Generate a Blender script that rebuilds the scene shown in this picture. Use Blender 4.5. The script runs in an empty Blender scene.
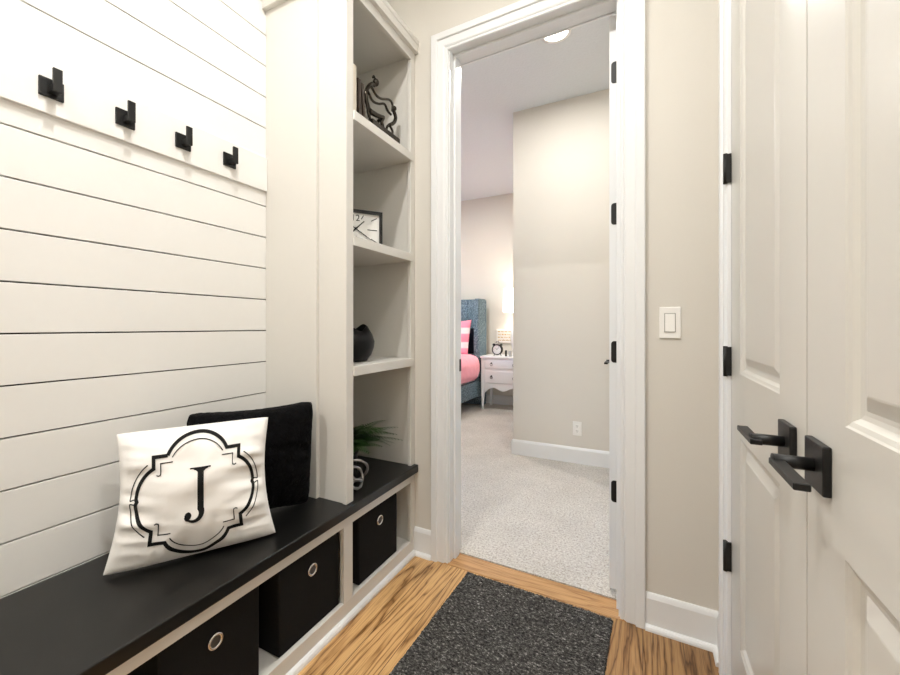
import bpy, bmesh, math, random
from mathutils import Vector, Matrix, noise

random.seed(7)
sc = bpy.context.scene
COL = sc.collection
PI = math.pi

# ------------------------------------------------------------------ materials
def new_mat(name):
    m = bpy.data.materials.new(name)
    m.use_nodes = True
    nt = m.node_tree
    b = nt.nodes['Principled BSDF']
    return m, nt, b

def N(nt, t, **kw):
    n = nt.nodes.new(t)
    for k, v in kw.items():
        setattr(n, k, v)
    return n

def coords(nt, scale=(1, 1, 1), src='Object'):
    tc = N(nt, 'ShaderNodeTexCoord')
    mp = N(nt, 'ShaderNodeMapping')
    mp.inputs['Scale'].default_value = scale
    nt.links.new(tc.outputs[src], mp.inputs['Vector'])
    return mp.outputs['Vector']

def paint(name, col, rough=0.5, nscale=60.0, bump=0.02, var=0.03, spec=0.5, metal=0.0, sheen=0.0, stretch=(1, 1, 1), dist=0.002, coat=0.0):
    """plain coated surface with a little procedural unevenness in tone and relief"""
    m, nt, b = new_mat(name)
    v = coords(nt, stretch)
    nz = N(nt, 'ShaderNodeTexNoise')
    nz.inputs['Scale'].default_value = nscale
    nz.inputs['Detail'].default_value = 4
    nt.links.new(v, nz.inputs['Vector'])
    mx = N(nt, 'ShaderNodeMix', data_type='RGBA')
    mx.inputs['A'].default_value = tuple(c * (1 - var) for c in col) + (1,)
    mx.inputs['B'].default_value = tuple(min(1, c * (1 + var)) for c in col) + (1,)
    nt.links.new(nz.outputs['Fac'], mx.inputs['Factor'])
    nt.links.new(mx.outputs['Result'], b.inputs['Base Color'])
    b.inputs['Roughness'].default_value = rough
    b.inputs['Specular IOR Level'].default_value = spec
    b.inputs['Metallic'].default_value = metal
    b.inputs['Sheen Weight'].default_value = sheen
    b.inputs['Coat Weight'].default_value = coat
    if bump:
        bp = N(nt, 'ShaderNodeBump')
        bp.inputs['Strength'].default_value = bump * 10
        bp.inputs['Distance'].default_value = dist
        nt.links.new(nz.outputs['Fac'], bp.inputs['Height'])
        nt.links.new(bp.outputs['Normal'], b.inputs['Normal'])
    return m

def ramp(nt, fac, stops):
    r = N(nt, 'ShaderNodeValToRGB')
    e = r.color_ramp.elements
    e[0].position, e[0].color = stops[0][0], stops[0][1] + (1,)
    e[1].position, e[1].color = stops[-1][0], stops[-1][1] + (1,)
    for p, c in stops[1:-1]:
        q = e.new(p); q.color = c + (1,)
    nt.links.new(fac, r.inputs['Fac'])
    return r.outputs['Color']

def wood_mat(name, width, along='Y', light=(0.60, 0.37, 0.165), mid=(0.42, 0.235, 0.095), dark=(0.16, 0.072, 0.02)):
    m, nt, b = new_mat(name)
    L = nt.links
    tc = N(nt, 'ShaderNodeTexCoord')
    sp = N(nt, 'ShaderNodeSeparateXYZ')
    L.new(tc.outputs['Object'], sp.inputs['Vector'])
    ax, ay = ('X', 'Y') if along == 'Y' else ('Y', 'X')
    def math_(op, a, bb=None):
        n = N(nt, 'ShaderNodeMath', operation=op)
        for i, q in enumerate((a, bb)):
            if q is None: continue
            if isinstance(q, (int, float)): n.inputs[i].default_value = q
            else: L.new(q, n.inputs[i])
        return n.outputs[0]
    u = math_('DIVIDE', sp.outputs[ax], width)
    row = math_('FLOOR', u)
    fr = math_('FRACT', u)
    wn = N(nt, 'ShaderNodeTexWhiteNoise', noise_dimensions='1D')
    L.new(row, wn.inputs['W'])
    yy = math_('ADD', sp.outputs[ay], math_('MULTIPLY', wn.outputs['Value'], 17.0))
    cx = N(nt, 'ShaderNodeCombineXYZ')
    L.new(math_('MULTIPLY', sp.outputs[ax], 8.0), cx.inputs['X'])
    L.new(math_('MULTIPLY', yy, 0.75), cx.inputs['Y'])
    L.new(math_('MULTIPLY', wn.outputs['Value'], 9.0), cx.inputs['Z'])
    # growth rings cut at a shallow angle: long cathedral loops
    n1 = N(nt, 'ShaderNodeTexNoise')
    n1.inputs['Scale'].default_value = 0.9
    n1.inputs['Detail'].default_value = 1.5
    L.new(cx.outputs[0], n1.inputs['Vector'])
    cx3 = N(nt, 'ShaderNodeCombineXYZ')
    L.new(math_('MULTIPLY', sp.outputs[ax], 60.0), cx3.inputs['X'])
    L.new(math_('MULTIPLY', yy, 7.0), cx3.inputs['Y'])
    n3 = N(nt, 'ShaderNodeTexNoise')
    n3.inputs['Scale'].default_value = 1.0
    n3.inputs['Detail'].default_value = 2
    L.new(cx3.outputs[0], n3.inputs['Vector'])
    rings = math_('FRACT', math_('ADD', math_('MULTIPLY', n1.outputs['Fac'], 15.0), math_('MULTIPLY', n3.outputs['Fac'], 0.9)))
    rr = N(nt, 'ShaderNodeMapRange')
    L.new(rings, rr.inputs['Value'])
    # fine pores
    cx2 = N(nt, 'ShaderNodeCombineXYZ')
    L.new(math_('MULTIPLY', sp.outputs[ax], 260.0), cx2.inputs['X'])
    L.new(math_('MULTIPLY', yy, 6.0), cx2.inputs['Y'])
    n2 = N(nt, 'ShaderNodeTexNoise')
    n2.inputs['Scale'].default_value = 1.0
    n2.inputs['Detail'].default_value = 3
    L.new(cx2.outputs[0], n2.inputs['Vector'])
    c1 = ramp(nt, rings, [(0.0, dark), (0.12, mid), (0.30, light), (0.72, light), (0.93, mid), (1.0, dark)])
    c2 = ramp(nt, n2.outputs['Fac'], [(0.36, (0.55, 0.5, 0.45)), (0.52, (1, 1, 1))])
    mu = N(nt, 'ShaderNodeMix', data_type='RGBA', blend_type='MULTIPLY')
    mu.inputs['Factor'].default_value = 0.75
    L.new(c1, mu.inputs['A']); L.new(c2, mu.inputs['B'])
    # random tone per board, plus a sine that paints in dimmer light at right
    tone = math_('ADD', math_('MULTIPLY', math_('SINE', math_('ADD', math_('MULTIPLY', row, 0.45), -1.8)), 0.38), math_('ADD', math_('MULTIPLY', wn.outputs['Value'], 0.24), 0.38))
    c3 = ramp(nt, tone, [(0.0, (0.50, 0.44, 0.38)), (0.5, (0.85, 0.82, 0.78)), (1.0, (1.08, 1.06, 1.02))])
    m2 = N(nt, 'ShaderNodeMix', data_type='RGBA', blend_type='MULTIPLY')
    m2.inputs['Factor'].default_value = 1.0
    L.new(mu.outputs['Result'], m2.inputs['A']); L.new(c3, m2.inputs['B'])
    seam = math_('LESS_THAN', math_('ABSOLUTE', math_('SUBTRACT', fr, 0.5)), 0.49)
    m3 = N(nt, 'ShaderNodeMix', data_type='RGBA')
    L.new(seam, m3.inputs['Factor'])
    m3.inputs['A'].default_value = (0.10, 0.05, 0.02, 1)
    L.new(m2.outputs['Result'], m3.inputs['B'])
    L.new(m3.outputs['Result'], b.inputs['Base Color'])
    b.inputs['Roughness'].default_value = 0.33
    bp = N(nt, 'ShaderNodeBump')
    bp.inputs['Strength'].default_value = 0.25
    bp.inputs['Distance'].default_value = 0.001
    L.new(n2.outputs['Fac'], bp.inputs['Height'])
    L.new(bp.outputs['Normal'], b.inputs['Normal'])
    return m

def fleck_mat(name, stops, scale, stretch=(1, 1, 1), rough=0.95, bump=0.6, dist=0.004, detail=3, sheen=0.0, big=0.0):
    m, nt, b = new_mat(name)
    v = coords(nt, stretch)
    nz = N(nt, 'ShaderNodeTexNoise')
    nz.inputs['Scale'].default_value = scale
    nz.inputs['Detail'].default_value = detail
    nz.inputs['Roughness'].default_value = 0.7
    nt.links.new(v, nz.inputs['Vector'])
    c = ramp(nt, nz.outputs['Fac'], stops)
    if big:
        n2 = N(nt, 'ShaderNodeTexNoise')
        n2.inputs['Scale'].default_value = 4.0
        nt.links.new(v, n2.inputs['Vector'])
        c2 = ramp(nt, n2.outputs['Fac'], [(0.35, (1 - big,) * 3), (0.65, (1, 1, 1))])
        mu = N(nt, 'ShaderNodeMix', data_type='RGBA', blend_type='MULTIPLY')
        mu.inputs['Factor'].default_value = 1
        nt.links.new(c, mu.inputs['A']); nt.links.new(c2, mu.inputs['B'])
        c = mu.outputs['Result']
    nt.links.new(c, b.inputs['Base Color'])
    b.inputs['Roughness'].default_value = rough
    b.inputs['Specular IOR Level'].default_value = 0.1
    b.inputs['Sheen Weight'].default_value = sheen
    bp = N(nt, 'ShaderNodeBump')
    bp.inputs['Strength'].default_value = bump
    bp.inputs['Distance'].default_value = dist
    nt.links.new(nz.outputs['Fac'], bp.inputs['Height'])
    nt.links.new(bp.outputs['Normal'], b.inputs['Normal'])
    return m

def glow_mat(name, col, strength):
    m, nt, b = new_mat(name)
    b.inputs['Base Color'].default_value = (0.9, 0.88, 0.84, 1)
    b.inputs['Emission Color'].default_value = col + (1,)
    b.inputs['Emission Strength'].default_value = strength
    return m

M = {}
M['wall'] = paint('beige_wall_paint', (0.635, 0.607, 0.553), 0.75, 180, 0.012, 0.015, 0.25)
M['wall_bed'] = paint('bedroom_wall_paint', (0.68, 0.645, 0.585), 0.75, 180, 0.012, 0.015, 0.25)
M['shiplap'] = paint('white_shiplap_paint', (0.81, 0.80, 0.775), 0.5, 40, 0.008, 0.012, 0.35)
M['trim'] = paint('white_trim_paint', (0.765, 0.775, 0.78), 0.34, 50, 0.0, 0.01, 0.5)
M['cab'] = paint('greige_cabinet_paint', (0.675, 0.657, 0.615), 0.42, 50, 0.002, 0.012, 0.45)
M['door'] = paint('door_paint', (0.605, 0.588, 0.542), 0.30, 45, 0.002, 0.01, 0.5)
M['ceil'] = paint('ceiling_paint', (0.80, 0.79, 0.76), 0.85, 120, 0.06, 0.02, 0.2)
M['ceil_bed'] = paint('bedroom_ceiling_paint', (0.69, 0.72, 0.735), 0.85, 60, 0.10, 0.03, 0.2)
M['dark_gap'] = paint('shadowed_backer', (0.03, 0.027, 0.023), 0.9, 60, 0, 0.02)
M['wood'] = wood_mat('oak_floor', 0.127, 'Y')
M['wood_x'] = wood_mat('oak_threshold', 0.30, 'X', light=(0.50, 0.285, 0.12), mid=(0.44, 0.235, 0.095), dark=(0.33, 0.165, 0.06))
M['carpet'] = fleck_mat('cream_carpet', [(0.30, (0.27, 0.24, 0.20)), (0.46, (0.49, 0.45, 0.395)), (0.66, (0.66, 0.625, 0.57))], 105, bump=0.8, dist=0.006, sheen=0.2, big=0.10)
M['rug'] = fleck_mat('charcoal_woven_rug', [(0.36, (0.010, 0.010, 0.011)), (0.50, (0.060, 0.057, 0.054)), (0.59, (0.12, 0.115, 0.107)), (0.72, (0.52, 0.50, 0.47))], 150, stretch=(0.6, 1.3, 1), bump=0.8, dist=0.006, detail=4)
M['black_metal'] = paint('matte_black_metal', (0.008, 0.0078, 0.0075), 0.42, 120, 0.006, 0.05, 0.35)
M['black_top'] = paint('black_painted_wood', (0.0055, 0.0053, 0.0050), 0.29, 8, 0.012, 0.10, 0.45, stretch=(1, 0.15, 1))
M['bin'] = paint('black_bin_fabric', (0.0085, 0.0085, 0.0085), 0.85, 420, 0.05, 0.25, 0.15)
M['chrome'] = paint('brushed_chrome', (0.72, 0.70, 0.68), 0.22, 90, 0, 0.02, 0.5, 1.0)
M['pillow'] = paint('white_cotton', (0.84, 0.82, 0.79), 0.9, 700, 0.03, 0.02, 0.1, sheen=0.15)
M['ink'] = paint('black_print', (0.012, 0.012, 0.012), 0.8, 500, 0.03, 0.1, 0.15)
M['plush'] = fleck_mat('black_plush', [(0.35, (0.0012, 0.0012, 0.0014)), (0.75, (0.0055, 0.0055, 0.0065))], 45, bump=1.0, dist=0.012, sheen=0.015)
M['bronze'] = paint('dark_bronze', (0.055, 0.047, 0.038), 0.2, 60, 0.02, 0.4, 0.5, 0.95)
M['book_dark'] = paint('dark_brown_cover', (0.045, 0.030, 0.020), 0.5, 60, 0.01, 0.2)
M['book_light'] = paint('cream_cover', (0.72, 0.66, 0.56), 0.6, 60, 0.01, 0.05)
M['paper'] = paint('page_paper', (0.70, 0.64, 0.52), 0.9, 300, 0.02, 0.08, stretch=(8, 1, 1))
M['clock_face'] = paint('clock_face_white', (0.82, 0.81, 0.78), 0.5, 60, 0, 0.01)
M['vase'] = paint('black_glass', (0.004, 0.004, 0.0045), 0.35, 35, 0.05, 0.3, 0.2)
M['leaf'] = paint('fern_green', (0.030, 0.085, 0.018), 0.45, 40, 0.02, 0.45, 0.4)
M['leaf_dark'] = paint('deep_green', (0.008, 0.026, 0.008), 0.5, 40, 0.02, 0.4, 0.4)
M['pot'] = paint('dark_ceramic', (0.02, 0.02, 0.02), 0.35, 40, 0.01, 0.2)
M['silver'] = paint('hammered_silver', (0.42, 0.41, 0.40), 0.34, 70, 0.10, 0.35, 0.5, 1.0, dist=0.004)
M['plastic'] = paint('white_plastic', (0.84, 0.83, 0.80), 0.35, 30, 0, 0.01)
M['slot'] = paint('dark_slot', (0.05, 0.045, 0.04), 0.6, 30, 0, 0.02)
M['denim'] = fleck_mat('blue_grey_upholstery', [(0.36, (0.045, 0.07, 0.095)), (0.5, (0.12, 0.175, 0.215)), (0.64, (0.34, 0.42, 0.46))], 90, stretch=(1.6, 1, 0.6), bump=0.3, dist=0.003)
M['pink'] = paint('pink_bedding', (0.90, 0.36, 0.42), 0.9, 14, 0.06, 0.08, 0.1, sheen=0.2, dist=0.02)
M['navy'] = paint('dark_navy_fabric', (0.012, 0.016, 0.026), 0.9, 60, 0.02, 0.2, 0.1)
M['night'] = paint('white_lacquer', (0.82, 0.83, 0.83), 0.35, 40, 0.003, 0.01)
M['gold'] = paint('gold_paint', (0.55, 0.36, 0.12), 0.4, 60, 0, 0.1, 0.5, 0.6)
M['shade'] = glow_mat('lit_lamp_shade', (1.0, 0.90, 0.76), 3.0)
M['lens'] = glow_mat('lit_downlight_lens', (1.0, 0.92, 0.80), 14.0)
M['ceramic'] = paint('white_ceramic', (0.82, 0.80, 0.77), 0.25, 30, 0, 0.01)
M['jar'] = paint('grey_tin', (0.40, 0.39, 0.37), 0.35, 60, 0, 0.1, 0.5, 0.6)
M['matt'] = paint('white_ticking', (0.75, 0.74, 0.72), 0.9, 80, 0.02, 0.03)

# pink cushion with white bands
m, nt, b = new_mat('pink_white_stripe')
v = coords(nt)
sp = N(nt, 'ShaderNodeSeparateXYZ'); nt.links.new(v, sp.inputs[0])
mm = N(nt, 'ShaderNodeMath', operation='MULTIPLY'); mm.inputs[1].default_value = 5.2
nt.links.new(sp.outputs['Z'], mm.inputs[0])
ff = N(nt, 'ShaderNodeMath', operation='FRACT'); nt.links.new(mm.outputs[0], ff.inputs[0])
c = ramp(nt, ff.outputs[0], [(0.0, (0.86, 0.24, 0.32)), (0.5, (0.88, 0.30, 0.38)), (0.58, (0.86, 0.78, 0.76)), (0.92, (0.86, 0.78, 0.76)), (1.0, (0.86, 0.24, 0.32))])
nt.links.new(c, b.inputs['Base Color']); b.inputs['Roughness'].default_value = 0.9
M['pink_stripe'] = m

# clear window glass
m, nt, b = new_mat('clear_glass')
b.inputs['Transmission Weight'].default_value = 1.0
b.inputs['Roughness'].default_value = 0.0
b.inputs['IOR'].default_value = 1.02
M['glass'] = m

# ------------------------------------------------------------------ mesh helpers
WL = {}          # world base point of each object (kept for children)

class MB:
    def __init__(s):
        s.bm = bmesh.new()
    def box(s, x0, x1, y0, y1, z0, z1, bev=0.0, seg=2, mat=0):
        bm = bmesh.new()
        vs = [bm.verts.new((x, y, z)) for z in (z0, z1) for y in (y0, y1) for x in (x0, x1)]
        for f in ((0, 2, 3, 1), (4, 5, 7, 6), (0, 1, 5, 4), (2, 6, 7, 3), (0, 4, 6, 2), (1, 3, 7, 5)):
            bm.faces.new([vs[i] for i in f])
        if bev:
            bmesh.ops.bevel(bm, geom=bm.edges[:], offset=bev, segments=seg, affect='EDGES', profile=0.5)
        s._merge(bm, mat)
        return s
    def _merge(s, bm, mat=0, mtx=None):
        if mtx is not None:
            bmesh.ops.transform(bm, matrix=mtx, verts=bm.verts[:])
        mp = {v: s.bm.verts.new(v.co) for v in bm.verts}
        for f in bm.faces:
            try:
                g = s.bm.faces.new([mp[v] for v in f.verts])
                g.material_index = mat if mat else f.material_index
                g.smooth = f.smooth
            except ValueError:
                pass
        bm.free()
    def poly(s, pts, mat=0):
        f = s.bm.faces.new([s.bm.verts.new(p) for p in pts]); f.material_index = mat
        return s
    def prism(s, pts, vec, mat=0):
        """closed outline (list of 3-D points) pushed along vec"""
        vec = Vector(vec)
        a = [s.bm.verts.new(p) for p in pts]
        b = [s.bm.verts.new(Vector(p) + vec) for p in pts]
        n = len(a)
        fs = [s.bm.faces.new(a[::-1]), s.bm.faces.new(b)]
        for i in range(n):
            fs.append(s.bm.faces.new((a[i], a[(i + 1) % n], b[(i + 1) % n], b[i])))
        for f in fs: f.material_index = mat
        return s
    def rings(s, rings, close=True, caps=True, mat=0, smooth=True):
        """loft through lists of points"""
        R = [[s.bm.verts.new(p) for p in r] for r in rings]
        n = len(R[0])
        for i in range(len(R) - 1):
            for j in range(n if close else n - 1):
                f = s.bm.faces.new((R[i][j], R[i][(j + 1) % n], R[i + 1][(j + 1) % n], R[i + 1][j]))
                f.smooth = smooth; f.material_index = mat
        if caps and close:
            for r in (R[0][::-1], R[-1]):
                f = s.bm.faces.new(r); f.material_index = mat
        return s
    def lathe(s, prof, c, n=24, axis='Z', mat=0, smooth=True, caps=True):
        rs = []
        for r, h in prof:
            ring = []
            for k in range(n):
                a = 2 * PI * k / n
                p = (r * math.cos(a), r * math.sin(a), h)
                if axis == 'X': p = (p[2], p[0], p[1])
                if axis == 'Y': p = (p[0], -p[2], p[1])
                ring.append(Vector(c) + Vector(p))
            rs.append(ring)
        return s.rings(rs, True, caps, mat, smooth)
    def tube(s, pts, rad, n=8, mat=0, closed=False, smooth=True):
        P = [Vector(p) for p in pts]
        m = len(P)
        R = rad if isinstance(rad, (list, tuple)) else [rad] * m
        up = None
        rs = []
        for i in range(m):
            if closed:
                t = P[(i + 1) % m] - P[i - 1]
            else:
                t = P[min(i + 1, m - 1)] - P[max(i - 1, 0)]
            t.normalize()
            if up is None:
                up = t.orthogonal().normalized()
            up = (up - t * up.dot(t))
            up.normalize()
            w = t.cross(up)
            rs.append([P[i] + (up * math.cos(2 * PI * k / n) + w * math.sin(2 * PI * k / n)) * R[i] for k in range(n)])
        if closed:
            rs.append(rs[0])
            return s.rings(rs, True, False, mat, smooth)
        return s.rings(rs, True, True, mat, smooth)
    def ball(s, c, r, sc_=(1, 1, 1), mat=0, u=14, v=10):
        bm = bmesh.new()
        bmesh.ops.create_uvsphere(bm, u_segments=u, v_segments=v, radius=r)
        for f in bm.faces: f.smooth = True
        s._merge(bm, mat, Matrix.Translation(c) @ Matrix.Diagonal(sc_ + (1,)))
        return s
    def build(s, name, mat, parent=None, base=None, weld=True, smooth=None):
        """one mesh object; base = world point of its origin"""
        if weld:
            bmesh.ops.remove_doubles(s.bm, verts=s.bm.verts[:], dist=1e-6)
        bmesh.ops.recalc_face_normals(s.bm, faces=s.bm.faces[:])
        pb = WL[parent] if parent is not None else Vector((0, 0, 0))
        if base is None:
            base = pb if parent is not None else Vector((0, 0, 0))
        base = Vector(base)
        for v_ in s.bm.verts: v_.co -= base
        if smooth is not None:
            for f in s.bm.faces: f.smooth = smooth
        me = bpy.data.meshes.new(name)
        s.bm.to_mesh(me); s.bm.free()
        for mt in (mat if isinstance(mat, (list, tuple)) else [mat]):
            me.materials.append(mt)
        o = bpy.data.objects.new(name, me)
        COL.objects.link(o)
        if parent is not None: o.parent = parent
        o.location = base - pb
        WL[o] = base
        return o

def empty(name, loc):
    o = bpy.data.objects.new(name, None)
    COL.objects.link(o)
    o.empty_display_size = 0.1
    o.location = loc
    WL[o] = Vector(loc)
    return o

def tag(o, label, cat, group=None):
    o['label'] = label; o['category'] = cat
    if group: o['group'] = group
    return o

def struct(o):
    o['kind'] = 'structure'
    return o

def copy_tree(o, parent=None):
    c = o.copy(); COL.objects.link(c)
    if parent is not None: c.parent = parent
    for ch in o.children: copy_tree(ch, c)
    return c

def catmull(pts, k=6):
    P = [Vector(p) for p in pts]
    P = [P[0] * 2 - P[1]] + P + [P[-1] * 2 - P[-2]]
    out = []
    for i in range(1, len(P) - 2):
        a, b_, c_, d = P[i - 1], P[i], P[i + 1], P[i + 2]
        for j in range(k):
            t = j / k
            out.append(0.5 * ((2 * b_) + (c_ - a) * t + (2 * a - 5 * b_ + 4 * c_ - d) * t * t + (3 * b_ - a - 3 * c_ + d) * t ** 3))
    out.append(P[-2])
    return out

# ------------------------------------------------------------------ the setting
XL, XR, YB = -1.445, 0.243, 1.66          # shiplap wall, closet wall, doorway wall
YF = -2.2                                  # end of the hall behind the camera
HC = 2.98                                  # ceiling
BY, BX0, BX1 = 5.30, -4.6, 0.34            # bedroom

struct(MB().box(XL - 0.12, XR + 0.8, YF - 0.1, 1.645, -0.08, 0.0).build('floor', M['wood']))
struct(MB().box(-0.93, 0.03, 1.645, 1.752, -0.08, 0.003, 0.002).build('trim_1', M['wood_x']))
WA = math.radians(-1.4)                      # the doorway wall is a little out of square
fy = lambda x: 1.752 + math.tan(WA) * (x + 1.0)
o = MB().prism([(BX0, fy(BX0), -0.08), (BX1 + 0.1, fy(BX1 + 0.1), -0.08), (BX1 + 0.1, BY + 0.1, -0.08), (BX0, BY + 0.1, -0.08)], (0, 0, 0.088)).build('floor', M['carpet']); struct(o)
struct(MB().box(XL - 0.12, XR + 0.8, YF - 0.1, 1.72, HC, HC + 0.08).build('ceiling', M['ceil']))
struct(MB().box(BX0 - 0.1, BX1 + 0.1, 1.72, BY + 0.1, HC, HC + 0.08).build('ceiling', M['ceil_bed']))

# shiplap wall: separate boards, 4 mm open joints over a dark backer
mb = MB()
mb.box(XL - 0.12, XL - 0.016, YF - 0.1, YB, 0, HC, mat=1)
zs = [0.571 - 0.1325 * k for k in range(5, 0, -1)] + [0.571, 0.7035, 0.836, 0.968, 1.1005, 1.233, 1.3655, 1.498, 1.630]
lo = [0.0] + [z for z in zs if z > 0.02]
edges = lo + [1.8325] + [1.964 + 0.1325 * k for k in range(0, 8)]
edges = [e for e in edges if e < HC - 0.02] + [HC]
for a, b_ in zip(edges[:-1], edges[1:]):
    mb.box(XL - 0.0155, XL, YF - 0.1, YB, a + 0.0022, b_ - 0.0022, 0.0008, 1)
struct(mb.build('wall_left', [M['shiplap'], M['dark_gap']]))

# doorway wall (between hall and bedroom), one wall with an opening
OL, OR_, OT = -0.840, -0.058, 2.445        # rough opening
mb = MB()
mb.box(XL - 0.12, OL, YB, 1.78, 0, HC)
mb.box(OR_, XR + 0.8, YB, 1.78, 0, HC)
mb.box(OL, OR_, YB, 1.78, OT, HC)
struct(mb.build('wall_back', M['wall']))
# closet wall with its opening
CY0, CY1, CT = 0.205, 1.470, 2.445
mb = MB()
mb.box(XR, XR + 0.10, CY1, YB, 0, HC)
mb.box(XR, XR + 0.10, YF, CY0, 0, HC)
mb.box(XR, XR + 0.10, CY0, CY1, CT, HC)
mb.box(XR + 0.70, XR + 0.8, YF, YB, 0, HC)
struct(mb.build('wall_right', M['wall']))
struct(MB().box(XL, XR + 0.8, YF - 0.1, YF, 0, HC).build('wall_front', M['wall']))

# bedroom walls
struct(MB().box(-1.013, BX1 + 0.1, 3.30, BY, 0, HC).build('wall_bedroom_closet', M['wall_bed']))
struct(MB().box(BX0 - 0.1, -1.02, BY, BY + 0.1, 0, HC).build('wall_bedroom_back', M['wall_bed']))
struct(MB().box(BX1, BX1 + 0.1, 1.78, 3.30, 0, HC).build('wall_bedroom_right', M['wall_bed']))
struct(MB().box(BX0, XL - 0.12, 1.68, 1.78, 0, HC).build('wall_bedroom_front', M['wall_bed']))
WY0, WY1, WZ0, WZ1 = 2.5, 4.3, 0.85, 2.45
mb = MB()
mb.box(BX0 - 0.1, BX0, 1.68, WY0, 0, HC)
mb.box(BX0 - 0.1, BX0, WY1, BY + 0.1, 0, HC)
mb.box(BX0 - 0.1, BX0, WY0, WY1, 0, WZ0)
mb.box(BX0 - 0.1, BX0, WY0, WY1, WZ1, HC)
struct(mb.build('wall_bedroom_left', M['wall_bed']))
mb = MB()
for a in (WY0, (WY0 + WY1) / 2 - 0.03, WY1 - 0.06):
    mb.box(BX0 - 0.08, BX0 + 0.015, a, a + 0.06, WZ0, WZ1, 0.004)
for a in (WZ0, 1.62, WZ1 - 0.06):
    mb.box(BX0 - 0.08, BX0 + 0.015, WY0, WY1, a, a + 0.06, 0.004)
w = struct(mb.build('window_1', M['trim']))
MB().box(BX0 - 0.05, BX0 - 0.045, WY0 + 0.03, WY1 - 0.03, WZ0 + 0.03, WZ1 - 0.03).build('glass_pane', M['glass'], w)

# --- casing swept round an opening
PROF = [(0, 0), (0, 0.009), (0.003, 0.012), (0.010, 0.012), (0.013, 0.009), (0.017, 0.013), (0.022, 0.0150), (0.054, 0.0150),
        (0.0555, 0.0215), (0.058, 0.023), (0.084, 0.023), (0.087, 0.020), (0.087, 0)]
def casing(name, a0, a1, top, to_world, k=1.0):
    mb = MB()
    rs = []
    for (sx, sz) in ((0, 0), (0, 1), (1, 1), (1, 0)):
        r = []
        for wd, p in PROF:
            wd *= k
            a = a0 - wd if sx == 0 else a1 + wd
            z = top + wd if sz else 0.0
            r.append(to_world(a, z, p))
        rs.append(r)
    mb.rings(rs, True, True, smooth=False)
    return struct(mb.build(name, M['trim']))
casing('trim_2', -0.822, -0.078, 2.420, lambda a, z, p: (a, YB - p, z))
casing('trim_3', -0.822, -0.078, 2.420, lambda a, z, p: (a, 1.78 + p, z))
casing('trim_4', 0.222, 1.453, 2.420, lambda a, z, p: (XR - p, a, z), 0.80)

# jamb of the bedroom doorway, with stop
mb = MB()
JL, JR, JT = -0.818, -0.083, 2.425
mb.box(OL, JL, YB - 0.001, 1.782, 0, OT)
mb.box(JR, OR_, YB - 0.001, 1.782, 0, OT)
mb.box(JL, JR, YB - 0.001, 1.782, JT, OT)
mb.box(JL, JL + 0.011, 1.698, 1.742, 0, JT, 0.002)
mb.box(JR - 0.011, JR, 1.698, 1.742, 0, JT, 0.002)
mb.box(JL + 0.011, JR - 0.011, 1.698, 1.742, JT - 0.011, JT, 0.002)
jamb = struct(mb.build('trim_5', M['trim']))
mb = MB().box(JL - 0.001, JL + 0.002, 1.745, 1.781, 0.895, 0.955, 0.001)
sp_ = mb.build('strike_plate', M['black_metal'], jamb)
# closet jamb
mb = MB()
mb.box(XR + 0.001, XR + 0.10, 1.4525, CY1, 0, CT)
mb.box(XR + 0.001, XR + 0.10, CY0, 0.2225, 0, CT)
mb.box(XR + 0.001, XR + 0.10, 0.2225, 1.4525, 2.424, CT)
struct(mb.build('trim_6', M['trim']))

# --- baseboards
BP = [(0, 0), (0.013, 0), (0.013, 0.112), (0.010, 0.120), (0.007, 0.126), (0.004, 0.130), (0, 0.130)]
SP = [(0.013, 0), (0.028, 0), (0.0275, 0.007), (0.024, 0.013), (0.018, 0.017), (0.013, 0.018)]
def baseboard(name, p0, p1, nrm, shoe=True, z=0.0):
    p0, p1, nrm = Vector(p0), Vector(p1), Vector(nrm)
    mb = MB()
    for prof in ([BP, SP] if shoe else [BP]):
        mb.prism([p0 + nrm * a + Vector((0, 0, z + h)) for a, h in prof], p1 - p0)
    return struct(mb.build(name, M['trim']))
baseboard('baseboard_back', (-1.012, YB, 0), (-0.909, YB, 0), (0, -1, 0))
baseboard('baseboard_back', (0.009, YB, 0), (XR, YB, 0), (0, -1, 0))
baseboard('baseboard_right', (XR, 1.54, 0), (XR, YB, 0), (-1, 0, 0))
baseboard('baseboard_right', (XR, YF, 0), (XR, 0.135, 0), (-1, 0, 0))
baseboard('baseboard_front', (XL, YF, 0), (XR, YF, 0), (0, 1, 0))
baseboard('baseboard_left', (XL, YF, 0), (XL, -0.34, 0), (1, 0, 0))
baseboard('baseboard_bedroom_closet', (-1.013, 3.30, 0), (BX1, 3.30, 0), (0, -1, 0), False, 0.006)
baseboard('baseboard_bedroom_side', (-1.013, 3.287, 0), (-1.013, BY, 0), (-1, 0, 0), False, 0.006)
baseboard('baseboard_bedroom_back', (BX0, BY, 0), (-1.02, BY, 0), (0, -1, 0), False, 0.006)
baseboard('baseboard_bedroom_right', (BX1, 1.80, 0), (BX1, 3.30, 0), (-1, 0, 0), False, 0.006)

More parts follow.
